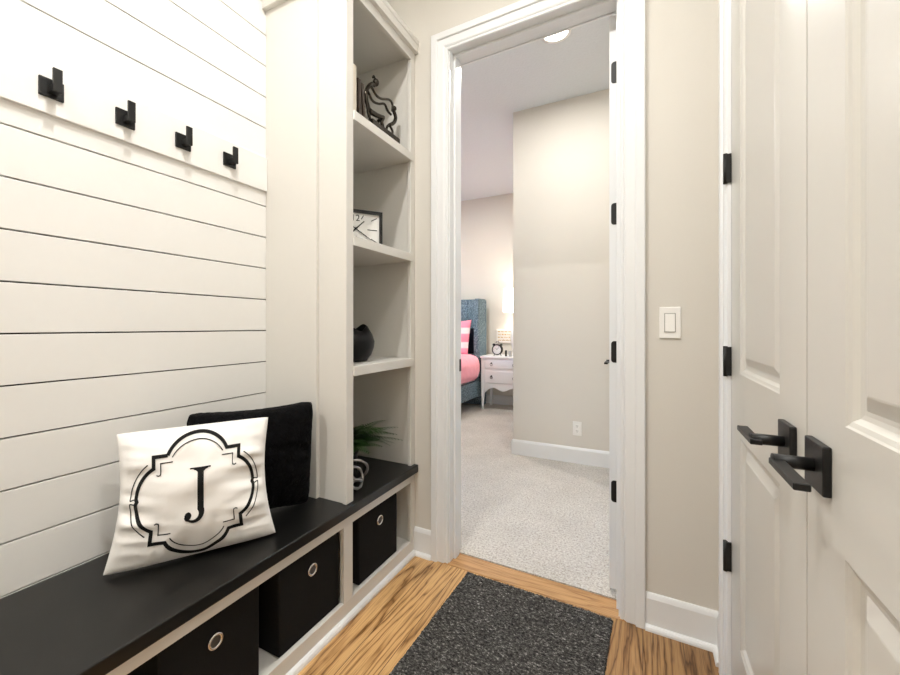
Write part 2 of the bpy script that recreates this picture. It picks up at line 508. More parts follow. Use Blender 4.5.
# ------------------------------------------------------------------ moulded two-panel doors
def door_mesh(W, z0, z1, T, panels):
    """local: x along the width, front face at y=0 looking to -y; raised panels both sides"""
    bm = bmesh.new()
    def q(pts):
        bm.faces.new([bm.verts.new(p) for p in pts])
    RING = [(0, 0), (0.003, 0.002), (0.009, 0.004), (0.015, 0.010), (0.021, 0.0115), (0.027, 0.0115), (0.047, 0.0035), (0.050, 0.0030)]
    xs = sorted({0, W} | {p[0] for p in panels} | {p[1] for p in panels})
    zz = sorted({z0, z1} | {p[2] for p in panels} | {p[3] for p in panels})
    for side in (0, 1):
        Y = (lambda d: d) if side == 0 else (lambda d: T - d)
        for i in range(len(xs) - 1):
            for j in range(len(zz) - 1):
                cxm, czm = (xs[i] + xs[i + 1]) / 2, (zz[j] + zz[j + 1]) / 2
                if any(p[0] < cxm < p[1] and p[2] < czm < p[3] for p in panels):
                    continue
                q([(xs[i], Y(0), zz[j]), (xs[i + 1], Y(0), zz[j]), (xs[i + 1], Y(0), zz[j + 1]), (xs[i], Y(0), zz[j + 1])])
        for (a, b_, c_, d) in panels:
            loops = []
            for ins, dep in RING:
                loops.append([(a + ins, Y(dep), c_ + ins), (b_ - ins, Y(dep), c_ + ins), (b_ - ins, Y(dep), d - ins), (a + ins, Y(dep), d - ins)])
            for r0, r1 in zip(loops[:-1], loops[1:]):
                for k in range(4):
                    q([r0[k], r0[(k + 1) % 4], r1[(k + 1) % 4], r1[k]])
            q(loops[-1])
    q([(0, 0, z0), (0, T, z0), (0, T, z1), (0, 0, z1)])
    q([(W, 0, z0), (W, T, z0), (W, T, z1), (W, 0, z1)])
    q([(0, 0, z0), (W, 0, z0), (W, T, z0), (0, T, z0)])
    q([(0, 0, z1), (W, 0, z1), (W, T, z1), (0, T, z1)])
    bmesh.ops.remove_doubles(bm, verts=bm.verts[:], dist=1e-5)
    mb = MB(); mb.bm.free(); mb.bm = bm
    return mb

def lever_set(door, xc, zc, dr, front=True, T=0.035, xs=(-0.013, 0.118), hr=0.035):
    """square rose, round neck and flat blade pointing along local x by dr"""
    s = -1 if front else 1
    y0 = 0 if front else T
    mb = MB()
    mb.lathe([(0.010, 0), (0.010, 0.052)], (xc, y0 + s * 0.008, zc), 16, 'Y') if front else mb.tube([(xc, y0 + 0.008, zc), (xc, y0 + 0.06, zc)], 0.010, 16)
    ya, yb_ = y0 + s * 0.045, y0 + s * 0.064
    xa, xb = (xc + dr * xs[0], xc + dr * xs[1])
    mb.box(min(xa, xb), max(xa, xb), min(ya, yb_), max(ya, yb_), zc - 0.007, zc + 0.003, 0.0012, 1)
    h = mb.build('door_handle', M['black_metal'], None)
    h.parent = door
    mb = MB()
    mb.box(xc - hr, xc + hr, min(y0, y0 + s * 0.0105), max(y0, y0 + s * 0.0105), zc - hr, zc + hr, 0.0022, 2)
    r = mb.build('rose', M['black_metal'], None)
    r.parent = h
    return h

HZ = [2.19, 1.592, 1.012, 0.434]
DW = 0.6125
PAN = [(0.115, DW - 0.145, 0.215, 0.807), (0.115, DW - 0.145, 0.985, 2.27)]
# hinged at the far side (y = 1.4505), face looking to -x
d2 = struct(door_mesh(DW - 0.0035, 0.012, 2.420, 0.035, PAN).build('door_2', M['door']))
d2.location = (XR, 1.4505, 0); d2.rotation_euler = (0, 0, -PI / 2)
lever_set(d2, 1.4505 - 0.919, 0.907, -1, xs=(-0.020, 0.094))
PAN2 = [(0.145 - 0.012, DW - 0.115, 0.215, 0.807), (0.145 - 0.012, DW - 0.115, 0.985, 2.27)]
d3 = struct(door_mesh(DW - 0.0015, 0.012, 2.420, 0.035, PAN2).build('door_3', M['door']))
d3.location = (XR, 0.8365, 0); d3.rotation_euler = (0, 0, -PI / 2)
lever_set(d3, 0.8365 - 0.779, 0.909, 1, xs=(-0.002, 0.112), hr=0.0365)
for d, xk in ((d2, -0.001), (d3, DW - 0.0005)):
    for z in (2.19, 1.603, 1.012, 0.414):
        mb = MB()
        sgn = 1 if d is d2 else -1
        xe = xk + sgn * 0.0
        mb.box(min(xe - sgn * 0.007, xe + sgn * 0.004), max(xe - sgn * 0.007, xe + sgn * 0.004), -0.0180, -0.0004, z - 0.044, z + 0.044, 0.0006, 1)
        mb.tube([(xe - sgn * 0.0015, -0.0155, z - 0.046), (xe - sgn * 0.0015, -0.0155, z + 0.046)], 0.0060, 12)
        h = mb.build('hinge', M['black_metal'], None); h.parent = d

# bedroom door, swung open 90 degrees into the bedroom, seen by its hinge edge
BW = 0.732
d1 = struct(door_mesh(BW, 0.022, 2.418, 0.035, [(0.115, BW - 0.115, 0.215, 0.807), (0.115, BW - 0.115, 0.985, 2.27)]).build('door_1', M['trim']))
d1.location = (-0.094, 1.790, 0); d1.rotation_euler = (0, 0, PI / 2)     # local x -> +y, front faces +x
lever_set(d1, BW - 0.06, 0.915, -1, True)
lever_set(d1, BW - 0.06, 0.915, -1, False)
for z in (2.178, 1.588, 1.012, 0.430):
    mb = MB()
    # leaf let into the hinge edge with two rounded corners, and the knuckle
    pts = []
    R_ = 0.012
    for cx_, cz, a0 in ((0.028 - R_, z + 0.045 - R_, 0), (0.028 - R_, z - 0.045 + R_, -90)):
        for k in range(5):
            a = math.radians(a0 + (90 - 22.5 * k if a0 == 0 else -22.5 * k + 90))
            pts.append((cx_, cz, a))
    out = [(0.0, z + 0.045), (0.028 - R_, z + 0.045)]
    for k in range(1, 5):
        a = math.radians(90 - 22.5 * k); out.append((0.028 - R_ + R_ * math.cos(a), z + 0.045 - R_ + R_ * math.sin(a)))
    for k in range(0, 5):
        a = math.radians(-22.5 * k); out.append((0.028 - R_ + R_ * math.cos(a), z - 0.045 + R_ + R_ * math.sin(a)))
    out.append((0.0, z - 0.045))
    mb.prism([(-0.0015, yy, zz_) for yy, zz_ in out], (0.003, 0, 0))
    mb.tube([(-0.004, -0.005, z - 0.045), (-0.004, -0.005, z + 0.045)], 0.006, 10)
    h = mb.build('hinge', M['black_metal'], None); h.parent = d1

# ------------------------------------------------------------------ built-in storage
def turn_with_wall(objs):
    piv = Vector((-1.0, YB, 0))
    for o in objs:
        o.location = piv + Matrix.Rotation(WA, 3, 'Z') @ (o.location - piv)
        o.rotation_euler.z += WA
turn_with_wall([o for o in bpy.data.objects if o.parent is None and o.name.split('.')[0] in ('wall_back', 'baseboard_back', 'trim_1', 'trim_2', 'trim_3', 'trim_5', 'door_1')])
d1.rotation_euler.z = PI / 2 + math.radians(0.3)
YE = -0.30                                  # near end of the bench (out of frame)
FX = -1.012                                 # face-frame plane
cab = tag(empty('storage_bench', (-1.2, 0.68, 0)), 'long built-in bench with black seat and open greige cubbies along the shiplap wall', 'bench')
mb = MB()
mb.box(FX - 0.019, FX, YE, YB, 0.357, 0.400, 0.001, 1)
mb.build('top_rail', M['cab'], cab)
mb = MB(); mb.box(FX - 0.019, FX, YE, YB, 0.0, 0.070, 0.001, 1); mb.build('bottom_rail', M['cab'], cab)
for a, b_ in ((1.147, 1.197), (1.620, YB), (YE, YE + 0.04)):
    MB().box(FX - 0.0185, FX, a, b_, 0.069, 0.358, 0.001, 1).build('stile', M['cab'], cab)
MB().box(XL + 0.006, FX - 0.018, YE, YB, 0.050, 0.066).build('cubby_floor', M['cab'], cab)
for a, b_ in ((1.165, 1.183), (YB - 0.024, YB), (YE, YE + 0.018)):
    MB().box(XL + 0.006, FX - 0.018, a, b_, 0.066, 0.399).build('side_panel', M['cab'], cab)
MB().box(XL + 0.001, XL + 0.007, YE, YB, 0.03, 0.399).build('back_panel', M['cab'], cab)
mb = MB()
mb.prism([(FX + a - 0.0005, YE, h) for a, h in [(0, 0), (0.017, 0), (0.0165, 0.008), (0.013, 0.015), (0.006, 0.019), (0, 0.02)]], (0, YB - YE, 0))
mb.build('shoe_moulding', M['trim'], cab)

tp = MB().box(XL + 0.001, -0.991, YE, YB - 0.001, 0.4005, 0.438, 0.004, 2).build('seat', M['black_top'], cab)
tp['label'] = 'black painted wooden seat'

bk = tag(empty('bookcase', (-1.22, 1.40, 0.438)), 'tall greige built-in bookcase of open shelves at the end of the bench', 'bookcase')
BT = 2.50
MB().box(XL + 0.001, -1.155, 1.150, 1.197, 0.4385, BT, 0.001, 1).build('end_panel', M['cab'], bk)
MB().box(-1.1555, FX - 0.018, 1.166, 1.197, 0.4385, BT).build('side_panel', M['cab'], bk)
MB().box(-1.1557, FX - 0.018, YB - 0.026, YB - 0.001, 0.4385, BT).build('side_panel', M['cab'], bk)
MB().box(XL + 0.001, -1.155, YB - 0.026, YB - 0.001, 0.4385, BT).build('side_panel', M['cab'], bk)
MB().box(XL + 0.001, XL + 0.012, 1.197, YB - 0.026, 0.4385, BT).build('back_panel', M['cab'], bk)
MB().box(FX - 0.0185, FX, 1.160, 1.2005, 0.4385, 2.44, 0.001, 1).build('stile', M['cab'], bk)
MB().box(FX - 0.0185, FX, 1.622, YB - 0.001, 0.4385, 2.44, 0.001, 1).build('stile', M['cab'], bk)
MB().box(FX - 0.0186, FX + 0.0005, 1.160, YB - 0.001, 2.420, BT, 0.001, 1).build('header_rail', M['cab'], bk)
MB().box(XL + 0.012, FX - 0.018, 1.197, YB - 0.026, 2.440, 2.458).build('top_panel', M['cab'], bk)
for zt in (0.9625, 1.472, 1.962):
    MB().box(XL + 0.012, FX + 0.006, 1.199, YB - 0.0262, zt - 0.038, zt, 0.0015, 1).build('shelf', M['cab'], bk)
# crown: fascia, cove and cap wrapping the front and the near end
CP = [(0.0, 2.462), (0.020, 2.462), (0.021, 2.496), (0.024, 2.500), (0.024, 2.520), (0.0, 2.520)]
mb = MB()
rs = []
for k in range(3):
    r = []
    for p, z in CP:
        if k == 0: r.append((XL + 0.001, 1.150 - p, z))
        elif k == 1: r.append((FX + p, 1.150 - p, z))
        else: r.append((FX + p, YB - 0.001, z))
    rs.append(r)
mb.rings(rs, True, True, smooth=False)
mb.box(XL + 0.001, FX + 0.001, 1.1495, YB - 0.001, 2.498, 2.519)
mb.build('crown_moulding', M['cab'], bk)

# hook rail and hooks
rail = MB().box(XL, XL + 0.012, YE, 1.149, 1.691, 1.8335, 0.0015, 1).build('hook_rail', M['shiplap'], None, (XL, 0.45, 1.691))
tag(rail, 'wide white board with black hooks, fixed across the shiplap wall', 'hook rail')
hx = XL + 0.0119
hk = empty('coat_hook', (hx, 0, 0))
mb = MB(); mb.box(hx, hx + 0.007, -0.025, 0.025, 1.7335, 1.7835, 0.0012, 2); mb.build('plate', M['black_metal'], hk)
mb = MB()
mb.box(hx + 0.006, hx + 0.034, -0.007, 0.011, 1.745, 1.763, 0.001, 1)
mb.box(hx + 0.032, hx + 0.040, -0.0080, 0.0110, 1.7420, 1.8035, 0.0012, 2)
mb.build('prong', M['black_metal'], hk)
HL = ['black square coat hook nearest the camera, farthest left on the white rail',
      'black square coat hook second from the left on the white rail',
      'black square coat hook third from the left on the white rail',
      'black square coat hook closest to the bookcase, at the right end of the rail']
for i, yy in enumerate((0.470, 0.638, 0.807, 0.977)):
    o = hk if i == 0 else copy_tree(hk)
    o.location = (hx, yy, 0)
    tag(o, HL[i], 'hook', 'coat hooks on the rail')

# storage bins
bn = empty('storage_bin', (-1.167, 0, 0.0665))
mb = MB()
mb.box(-1.305, -1.030, -0.137, 0.137, 0.0668, 0.345, 0.006, 3)
body = mb.build('fabric_body', M['bin'], bn)
mb = MB()
ring = [(-1.0275, 0.0175 * math.cos(2 * PI * k / 28), 0.275 + 0.0175 * math.sin(2 * PI * k / 28)) for k in range(28)]
mb.tube(ring, 0.0038, 10, closed=True)
mb.build('grommet', M['chrome'], bn)
mb = MB(); mb.lathe([(0.0155, -0.0012), (0.0155, 0.0012)], (-1.0297, 0, 0.275), 24, 'X'); mb.build('grommet_hole', M['slot'], bn)
BL_ = ['black fabric storage bin with a metal ring, nearest the camera under the bench',
       'black fabric storage bin with a visible side, just left of the cubby divider',
       'black fabric storage bin alone in the cubby beneath the shelves']
for i, yy in enumerate((0.662, 1.006, 1.393)):
    o = bn if i == 0 else copy_tree(bn)
    o.location = (-1.167 , yy, 0.0665)
    tag(o, BL_[i], 'storage bin', 'fabric bins in the bench')

# ------------------------------------------------------------------ cushions
class Cushion:
    def __init__(s, BL, BR, TL, TR, T, cx=0.05, cz=0.04, seed=0, wr=0.004, pw=0.42, zmin=0.4405, rc=0.0, back=1.0):
        s.rc, s.back = rc, back
        s.c = [Vector(p) for p in (BL, BR, TL, TR)]
        s.T, s.cx, s.cz, s.seed, s.wr, s.pw, s.zmin = T, cx, cz, seed, wr, pw, zmin
        e1 = (s.c[1] - s.c[0] + s.c[3] - s.c[2]).normalized()
        e2 = (s.c[2] - s.c[0] + s.c[3] - s.c[1]).normalized()
        s.n = e1.cross(e2).normalized()
        if s.n.y > 0: s.n = -s.n
    def pt(s, u, v, side, lift=0.0):
        uu = u * (1 - s.cx * (1 - v * v))
        vv = v * (1 - s.cz * (1 - u * u))
        a, b_ = (uu + 1) / 2, (vv + 1) / 2
        p = (s.c[0] * (1 - a) + s.c[1] * a) * (1 - b_) + (s.c[2] * (1 - a) + s.c[3] * a) * b_
        g = max(0.0, (1 - u * u) * (1 - v * v))
        if s.rc:
            p = p + (sum(s.c, Vector((0, 0, 0))) / 4 - p) * (s.rc * (u * v) ** 8)
        t = s.T / 2 * g ** s.pw * (s.back if side < 0 else 1)
        # gathers that run in from the seams
        w = 0.0
        if s.wr:
            eu = abs(u) ** 2.2; ev = abs(v) ** 2.2
            w += 1.3 * eu * noise.noise(Vector((s.seed + u * 0.8 + v * 0.8, v * 6.0 + u * 0.8, side * 3.1)))
            w += 0.8 * ev * noise.noise(Vector((s.seed + 9 + u * 6.0, v * 0.8, side * 3.1)))
            w += 0.45 * noise.noise(Vector((s.seed + 20 + u * 1.8 + v * 0.7, v * 2.6 - u, side)))
            w *= s.wr * min(1, g * 3.5)
        q = p + s.n * (side * (t + w) + lift)
        if q.z < s.zmin: q.z = s.zmin
        return q
    def mesh(s, n=64):
        mb = MB()
        for side in (1, -1):
            rs = [[s.pt(math.sin(PI / 2 * (2 * i / n - 1)), math.sin(PI / 2 * (2 * j / n - 1)), side) for i in range(n + 1)] for j in range(n + 1)]
            mb.rings(rs, False, False)
        return mb

wc = Cushion((-1.310, 0.530, 0.443), (-1.074, 0.896, 0.443), (-1.352, 0.579, 0.812), (-1.128, 0.911, 0.816), 0.185, 0.115, 0.006, 3, 0.026, 0.46, 0.4405, 0.015, 0.45)
mb = wc.mesh(112)
# printed quatrefoil frame and letter: thin ink strips lying on the front cloth
def ink(path, width, k=1):
    """path in frame units; width number or list"""
    P = [Vector((p[0], p[1])) for p in path]
    W = width if isinstance(width, (list, tuple)) else [width] * len(P)
    Ls, Rs = [], []
    for i in range(len(P)):
        t0 = (P[i] - P[i - 1]).normalized() if i > 0 else None
        t1 = (P[i + 1] - P[i]).normalized() if i < len(P) - 1 else None
        if t0 is None: t0 = t1
        if t1 is None: t1 = t0
        n0 = Vector((-t0.y, t0.x)); n1 = Vector((-t1.y, t1.x))
        nn = (n0 + n1)
        nn = nn / max(0.6, nn.length_squared / 2) if nn.length > 1e-6 else n0
        Ls.append(P[i] + nn * W[i] / 2); Rs.append(P[i] - nn * W[i] / 2)
    SU, SV, CU, CV = 0.785, 0.93, 0.015, 0.0
    f = lambda p: wc.pt(p.x * SU + CU, p.y * SV + CV, 1, 0.0016)
    mb.rings([[f(a), f((a + b_) / 2), f(b_)] for a, b_ in zip(Ls, Rs)], False, False, 1)
def seg(a, b_, n=8):
    return [(a[0] + (b_[0] - a[0]) * i / n, a[1] + (b_[1] - a[1]) * i / n) for i in range(n + 1)]
def arc3(a, m_, b_, n=28):
    """circle arc through three points"""
    ax, ay = a; bx_, by_ = m_; cx_, cy_ = b_
    d = 2 * (ax * (by_ - cy_) + bx_ * (cy_ - ay) + cx_ * (ay - by_))
    ux = ((ax * ax + ay * ay) * (by_ - cy_) + (bx_ ** 2 + by_ ** 2) * (cy_ - ay) + (cx_ ** 2 + cy_ ** 2) * (ay - by_)) / d
    uy = ((ax * ax + ay * ay) * (cx_ - bx_) + (bx_ ** 2 + by_ ** 2) * (ax - cx_) + (cx_ ** 2 + cy_ ** 2) * (bx_ - ax)) / d
    r = math.hypot(ax - ux, ay - uy)
    t0 = math.atan2(ay - uy, ax - ux); t1 = math.atan2(cy_ - uy, cx_ - ux); tm = math.atan2(by_ - uy, bx_ - ux)
    while t1 < t0: t1 += 2 * PI
    while tm < t0: tm += 2 * PI
    if tm > t1: t1 -= 2 * PI
    return [(ux + r * math.cos(t0 + (t1 - t0) * i / n), uy + r * math.sin(t0 + (t1 - t0) * i / n)) for i in range(n + 1)]
BWID, TWID = 0.058, 0.017
bold = []
loop = []
loop += arc3((-0.49, 0.66), (0, 0.98), (0.49, 0.66))
loop += seg((0.49, 0.66), (0.71, 0.66))[1:]
loop += seg((0.71, 0.66), (0.71, 0.48))[1:]
loop += arc3((0.71, 0.48), (0.93, 0.27), (0.99, 0.035))[1:] + [(0.972, 0.0)] + arc3((0.99, -0.035), (0.93, -0.27), (0.71, -0.48))
loop += seg((0.71, -0.48), (0.71, -0.68))[1:]
loop += seg((0.71, -0.68), (0.49, -0.68))[1:]
loop += arc3((0.49, -0.68), (0, -0.98), (-0.49, -0.68))[1:]
loop += seg((-0.49, -0.68), (-0.71, -0.68))[1:]
loop += seg((-0.71, -0.68), (-0.71, -0.48))[1:]
loop += arc3((-0.71, -0.48), (-0.93, -0.27), (-0.99, -0.035))[1:] + [(-0.972, 0.0)] + arc3((-0.99, 0.035), (-0.93, 0.27), (-0.71, 0.48))
loop += seg((-0.71, 0.48), (-0.71, 0.66))[1:]
loop += seg((-0.71, 0.66), (-0.49, 0.66))[1:]
ink(loop, BWID)
ink(arc3((-0.42, 0.62), (0, 0.86), (0.42, 0.62)), TWID)
ink(arc3((-0.42, -0.62), (0, -0.86), (0.42, -0.62)), TWID)
for s_ in (1, -1):
    ink(arc3((s_ * 0.80, 0.55), (s_ * 1.03, 0.28), (s_ * 1.085, 0.02)), TWID)
    ink(arc3((s_ * 1.085, -0.02), (s_ * 1.03, -0.28), (s_ * 0.80, -0.55)), TWID)
    ink(seg((s_ * 0.985, 0.045), (s_ * 1.085, 0.02), 4), TWID)
    ink(seg((s_ * 0.985, -0.045), (s_ * 1.085, -0.02), 4), TWID)
    for t_ in (1, -1):
        L_ = seg((s_ * 0.41, t_ * 0.55), (s_ * 0.60, t_ * 0.55)) + seg((s_ * 0.60, t_ * 0.55), (s_ * 0.60, t_ * 0.40))[1:]
        L_ += [(s_ * 0.605, t_ * 0.37), (s_ * 0.64, t_ * 0.36), (s_ * 0.67, t_ * 0.375)]
        ink(L_, TWID)
# the letter J
ink(seg((-0.13, 0.405), (0.22, 0.405), 12), [0.022] * 13)
ink([(-0.07, 0.390), (-0.03, 0.384), (0.0, 0.372), (0.03, 0.362), (0.052, 0.36), (0.075, 0.362), (0.105, 0.372), (0.135, 0.384), (0.175, 0.390)], [0.010, 0.024, 0.046, 0.064, 0.07, 0.064, 0.046, 0.024, 0.010])
stem = seg((0.052, 0.40), (0.052, -0.24), 16)
hook = arc3((0.052, -0.24), (-0.02, -0.42), (-0.14, -0.40), 12)
ink(stem + hook[1:], [0.105] * 17 + [0.105 - 0.075 * i / 12 for i in range(1, 13)])
ink([(-0.205 + 0.0, -0.33), (-0.19, -0.33), (-0.165, -0.33), (-0.14, -0.33), (-0.11, -0.33), (-0.095, -0.33)], [0.02, 0.085, 0.115, 0.12, 0.085, 0.02])
ink([(-0.20, -0.345), (-0.175, -0.385), (-0.13, -0.405)], [0.03, 0.04, 0.03])
pw_ = mb.build('throw_pillow', [M['pillow'], M['ink']], None, (-1.20, 0.72, 0.438), weld=True)
tag(pw_, 'white square throw pillow printed with a black letter J in a scrolled frame', 'pillow')
for p in pw_.data.polygons: p.use_smooth = True

bc = Cushion((-1.375, 0.800, 0.443), (-1.150, 1.108, 0.443), (-1.388, 0.792, 0.826), (-1.122, 1.105, 0.840), 0.150, 0.02, 0.085, 14, 0.014, 0.26, 0.4405, 0.05, 0.8)
mb = bc.mesh(72)
for v_ in mb.bm.verts:
    v_.co += Vector((noise.noise(v_.co * 60), noise.noise(v_.co * 60 + Vector((5, 0, 0))), noise.noise(v_.co * 60 + Vector((0, 9, 0))))) * 0.0015
    if v_.co.z < 0.4405: v_.co.z = 0.4405
pb_ = mb.build('throw_pillow', M['plush'], None, (-1.26, 0.95, 0.438))
for p in pb_.data.polygons: p.use_smooth = True
tag(pb_, 'black plush throw pillow behind the white one in the bench corner', 'pillow')

# ------------------------------------------------------------------ things on the shelves
S1, S2, S3, S0 = 1.962, 1.472, 0.9625, 0.438
# books on the top shelf
bk1 = MB().box(-1.22, -1.062, 1.243, 1.281, S1 + 0.0003, 2.196, 0.003, 2).build('book', M['book_light'], None, (-1.14, 1.262, S1))
tag(bk1, 'cream covered book upright at the left of the top shelf', 'book', 'books on the top shelf')
def leaning_book(y, h, th, lean, mat, label):
    root = tag(empty('book', (-1.13, y, S1)), label, 'book', 'books on the top shelf')
    def prism_(x0, x1, a, b_, z0, z1):
        pts = []
        for yy, zz_ in ((a, z0), (b_, z0), (b_, z1), (a, z1)):
            pts.append((yy * math.cos(lean) - zz_ * math.sin(lean), yy * math.sin(lean) + zz_ * math.cos(lean)))
        mz = min(p[1] for p in pts)
        return [(x0, y + p[0], S1 + 0.0003 + p[1] - mz) for p in pts], (x1 - x0, 0, 0)
    mb = MB()
    mb.prism(*prism_(-1.20, -1.068, 0, 0.003, 0, h)); mb.prism(*prism_(-1.20, -1.068, th - 0.003, th, 0, h)); mb.prism(*prism_(-1.071, -1.066, 0, th, 0, h))
    mb.build('cover', mat, root)
    mb = MB(); mb.prism(*prism_(-1.196, -1.071, 0.003, th - 0.003, 0.003, h - 0.003)); mb.build('pages', M['paper'], root)
leaning_book(1.300, 0.196, 0.019, 0.03, M['book_dark'], 'dark brown book standing next to the cream one on the top shelf')
leaning_book(1.335, 0.188, 0.016, 0.10, M['book_dark'], 'thin dark book leaning beside the bronze figures on the top shelf')

# bronze sculpture: a seated figure holding up a small one
X0 = -1.068
def P3(l, dx=0.0): return [(X0 + dx, a, z) for a, z in l]
sg = tag(empty('sculpture', (X0, 1.46, S1)), 'dark bronze sculpture of a seated figure holding a small figure', 'sculpture')
mb = MB()
mb.tube(catmull(P3([(1.408, 2.188), (1.388, 2.183), (1.362, 2.154), (1.349, 2.120), (1.354, 2.088), (1.372, 2.056)])), 0.0085 , 10)
mb.tube(catmull(P3([(1.352, 2.112), (1.356, 2.075), (1.366, 2.045), (1.380, 2.016)])), 0.0065, 10)
mb.tube(catmull(P3([(1.368, 2.056), (1.425, 2.063), (1.476, 2.078)])), [0.013 - 0.0004 * i for i in range(13)], 10)
mb.tube(catmull(P3([(1.476, 2.078), (1.462, 2.048), (1.484, 2.016)])), 0.008, 10)
mb.tube(catmull(P3([(1.476, 2.075), (1.452, 2.040), (1.470, 2.014)], -0.02)), 0.008, 10)
mb.tube(catmull(P3([(1.377, 2.164), (1.408, 2.146), (1.447, 2.148), (1.512, 2.176), (1.538, 2.166), (1.536, 2.135)], 0.006)), 0.0055, 8)
mb.tube(catmull(P3([(1.370, 2.146), (1.404, 2.120), (1.447, 2.128), (1.493, 2.150), (1.519, 2.131), (1.547, 2.127)], -0.008)), 0.0055, 8)
mb.ball((X0, 1.418, 2.206), 0.016, (0.9, 0.9, 1.05))
mb.tube(catmull(P3([(1.420, 2.215), (1.404, 2.226), (1.396, 2.216)])), 0.0045, 8)
mb.build('seated_figure', M['bronze'], sg)
mb = MB()
mb.ball((X0, 1.560, 2.161), 0.0125)
mb.tube(catmull(P3([(1.556, 2.150), (1.573, 2.124), (1.560, 2.094), (1.520, 2.062)])), 0.0088, 10)
mb.tube(catmull(P3([(1.522, 2.064), (1.547, 2.046), (1.540, 2.018)])), 0.006, 10)
mb.tube(catmull(P3([(1.518, 2.064), (1.502, 2.044), (1.496, 2.016)])), 0.006, 10)
mb.build('small_figure', M['bronze'], sg)
MB().box(X0 - 0.030, X0 + 0.026, 1.362, 1.575, S1 + 0.0004, 2.0165, 0.004, 2).build('plinth', M['bronze'], sg)

# clock: rectangular, black frame
CXF, CYC = -1.155, 1.372
ck = tag(empty('clock', (CXF, CYC, S2)), 'rectangular table clock with black frame and white dial', 'clock')
yaw = math.radians(97)      # face turned towards the hall
cw, chh = 0.121, 0.084      # half width, half height
ex = Vector((-math.cos(yaw) * 0 + math.sin(0.0), 0, 0))
fn = Vector((math.cos(math.radians(-38)), math.sin(math.radians(-38)), 0))      # face normal
eh = Vector((-fn.y, fn.x, 0))                                                    # to the right in view
ctr = Vector((CXF, CYC + 0.012, S2 + chh + 0.0005))
def CK(a, z, d): return ctr + eh * a + Vector((0, 0, z)) + fn * d
def ckbox(mb, a0, a1, z0, z1, d0, d1, mat=0):
    mb.prism([CK(a0, z0, d0), CK(a1, z0, d0), CK(a1, z1, d0), CK(a0, z1, d0)], fn * (d1 - d0), mat)
mb = MB()
fr_ = 0.013
ckbox(mb, -cw, cw, -chh, -chh + fr_, -0.03, 0.012); ckbox(mb, -cw, cw, chh - fr_, chh, -0.03, 0.012)
ckbox(mb, -cw, -cw + fr_, -chh + fr_, chh - fr_, -0.03, 0.012); ckbox(mb, cw - fr_, cw, -chh + fr_, chh - fr_, -0.03, 0.012)
ckbox(mb, -cw + 0.002, cw - 0.002, -chh + 0.002, chh - 0.002, -0.034, -0.004)
mb.build('frame', M['black_metal'], ck)
mb = MB()
def ckbar(mb, a, b_, w_, d=0.0012, w2=None):
    a, b_ = Vector(a), Vector(b_)
    t = (b_ - a).normalized(); n_ = Vector((-t.y, t.x)); w2 = w2 or w_
    pts = [a + n_ * w_, a - n_ * w_, b_ - n_ * w2, b_ + n_ * w2]
    mb.prism([CK(p.x, p.y, d) for p in pts], fn * 0.0008)
for k in range(12):
    if k in (0, 6): continue
    th = PI / 2 - k * PI / 6
    c_, s_ = math.cos(th), math.sin(th)
    r1 = min(0.098 / max(abs(c_), 1e-6), 0.062 / max(abs(s_), 1e-6))
    r0 = r1 * (0.55 if k in (3, 9) else 0.72)
    ckbar(mb, (c_ * r0, s_ * r0), (c_ * r1, s_ * r1), 0.0017)
def ckdigit(mb, ch, a, z, size):
    cu = bpy.data.curves.new('digits', 'FONT'); cu.body = ch; cu.size = size; cu.align_x = 'CENTER'; cu.align_y = 'CENTER'; cu.extrude = 0
    ob = bpy.data.objects.new('digits', cu); COL.objects.link(ob)
    dg = bpy.context.evaluated_depsgraph_get(); dg.update()
    me = ob.evaluated_get(dg).to_mesh()
    vs = [mb.bm.verts.new(CK(a + v_.co.x, z + v_.co.y, 0.0022)) for v_ in me.vertices]
    for p in me.polygons:
        try: mb.bm.faces.new([vs[i] for i in p.vertices])
        except ValueError: pass
    ob.to_mesh_clear()
    bpy.data.objects.remove(ob); bpy.data.curves.remove(cu)
ckdigit(mb, '12', 0, 0.047, 0.040); ckdigit(mb, '6', 0, -0.047, 0.040)
for f in mb.bm.faces: f.material_index = 1
ckbox(mb, -cw + fr_, cw - fr_, -chh + fr_, chh - fr_, -0.004, 0.001)
dial = mb.build('dial', [M['clock_face'], M['ink']], ck)
mb = MB()
ckbar(mb, (-0.014, -0.016), (0.038, 0.036), 0.0032, 0.004, 0.0018)
mb.build('hour_hand', M['ink'], dial)
mb = MB()
ckbar(mb, (-0.020, 0.012), (0.070, -0.046), 0.0020, 0.0055, 0.0012)
mb.prism([CK(0.0045 * math.cos(2 * PI * k / 14), 0.0045 * math.sin(2 * PI * k / 14), 0.005) for k in range(14)], fn * 0.003)
mb.build('minute_hand', M['ink'], dial)

# black vase with an irregular lip
vc = Vector((-1.158, 1.375, S3 + 0.0004))
mb = MB()
prof = [(0.040, 0.0), (0.058, 0.004), (0.078, 0.030), (0.090, 0.062), (0.0925, 0.088), (0.082, 0.118), (0.060, 0.152)]
n = 48
def lip(k): return 0.011 * math.cos(2 * (2 * PI * k / n - 1.2)) + 0.004 * math.sin(5 * 2 * PI * k / n)
rs = []
for i, (r, h) in enumerate(prof):
    f_ = max(0, (h - 0.09) / 0.056)
    rs.append([vc + Vector((r * math.cos(2 * PI * k / n), r * math.sin(2 * PI * k / n), h + f_ * lip(k))) for k in range(n)])
for r, h in ((0.056, 0.150), (0.077, 0.118), (0.084, 0.088), (0.07, 0.03), (0.03, 0.010)):
    f_ = max(0, (h - 0.09) / 0.056)
    rs.append([vc + Vector((r * math.cos(2 * PI * k / n), r * math.sin(2 * PI * k / n), h + f_ * lip(k))) for k in range(n)])
mb.rings(rs, True, True)
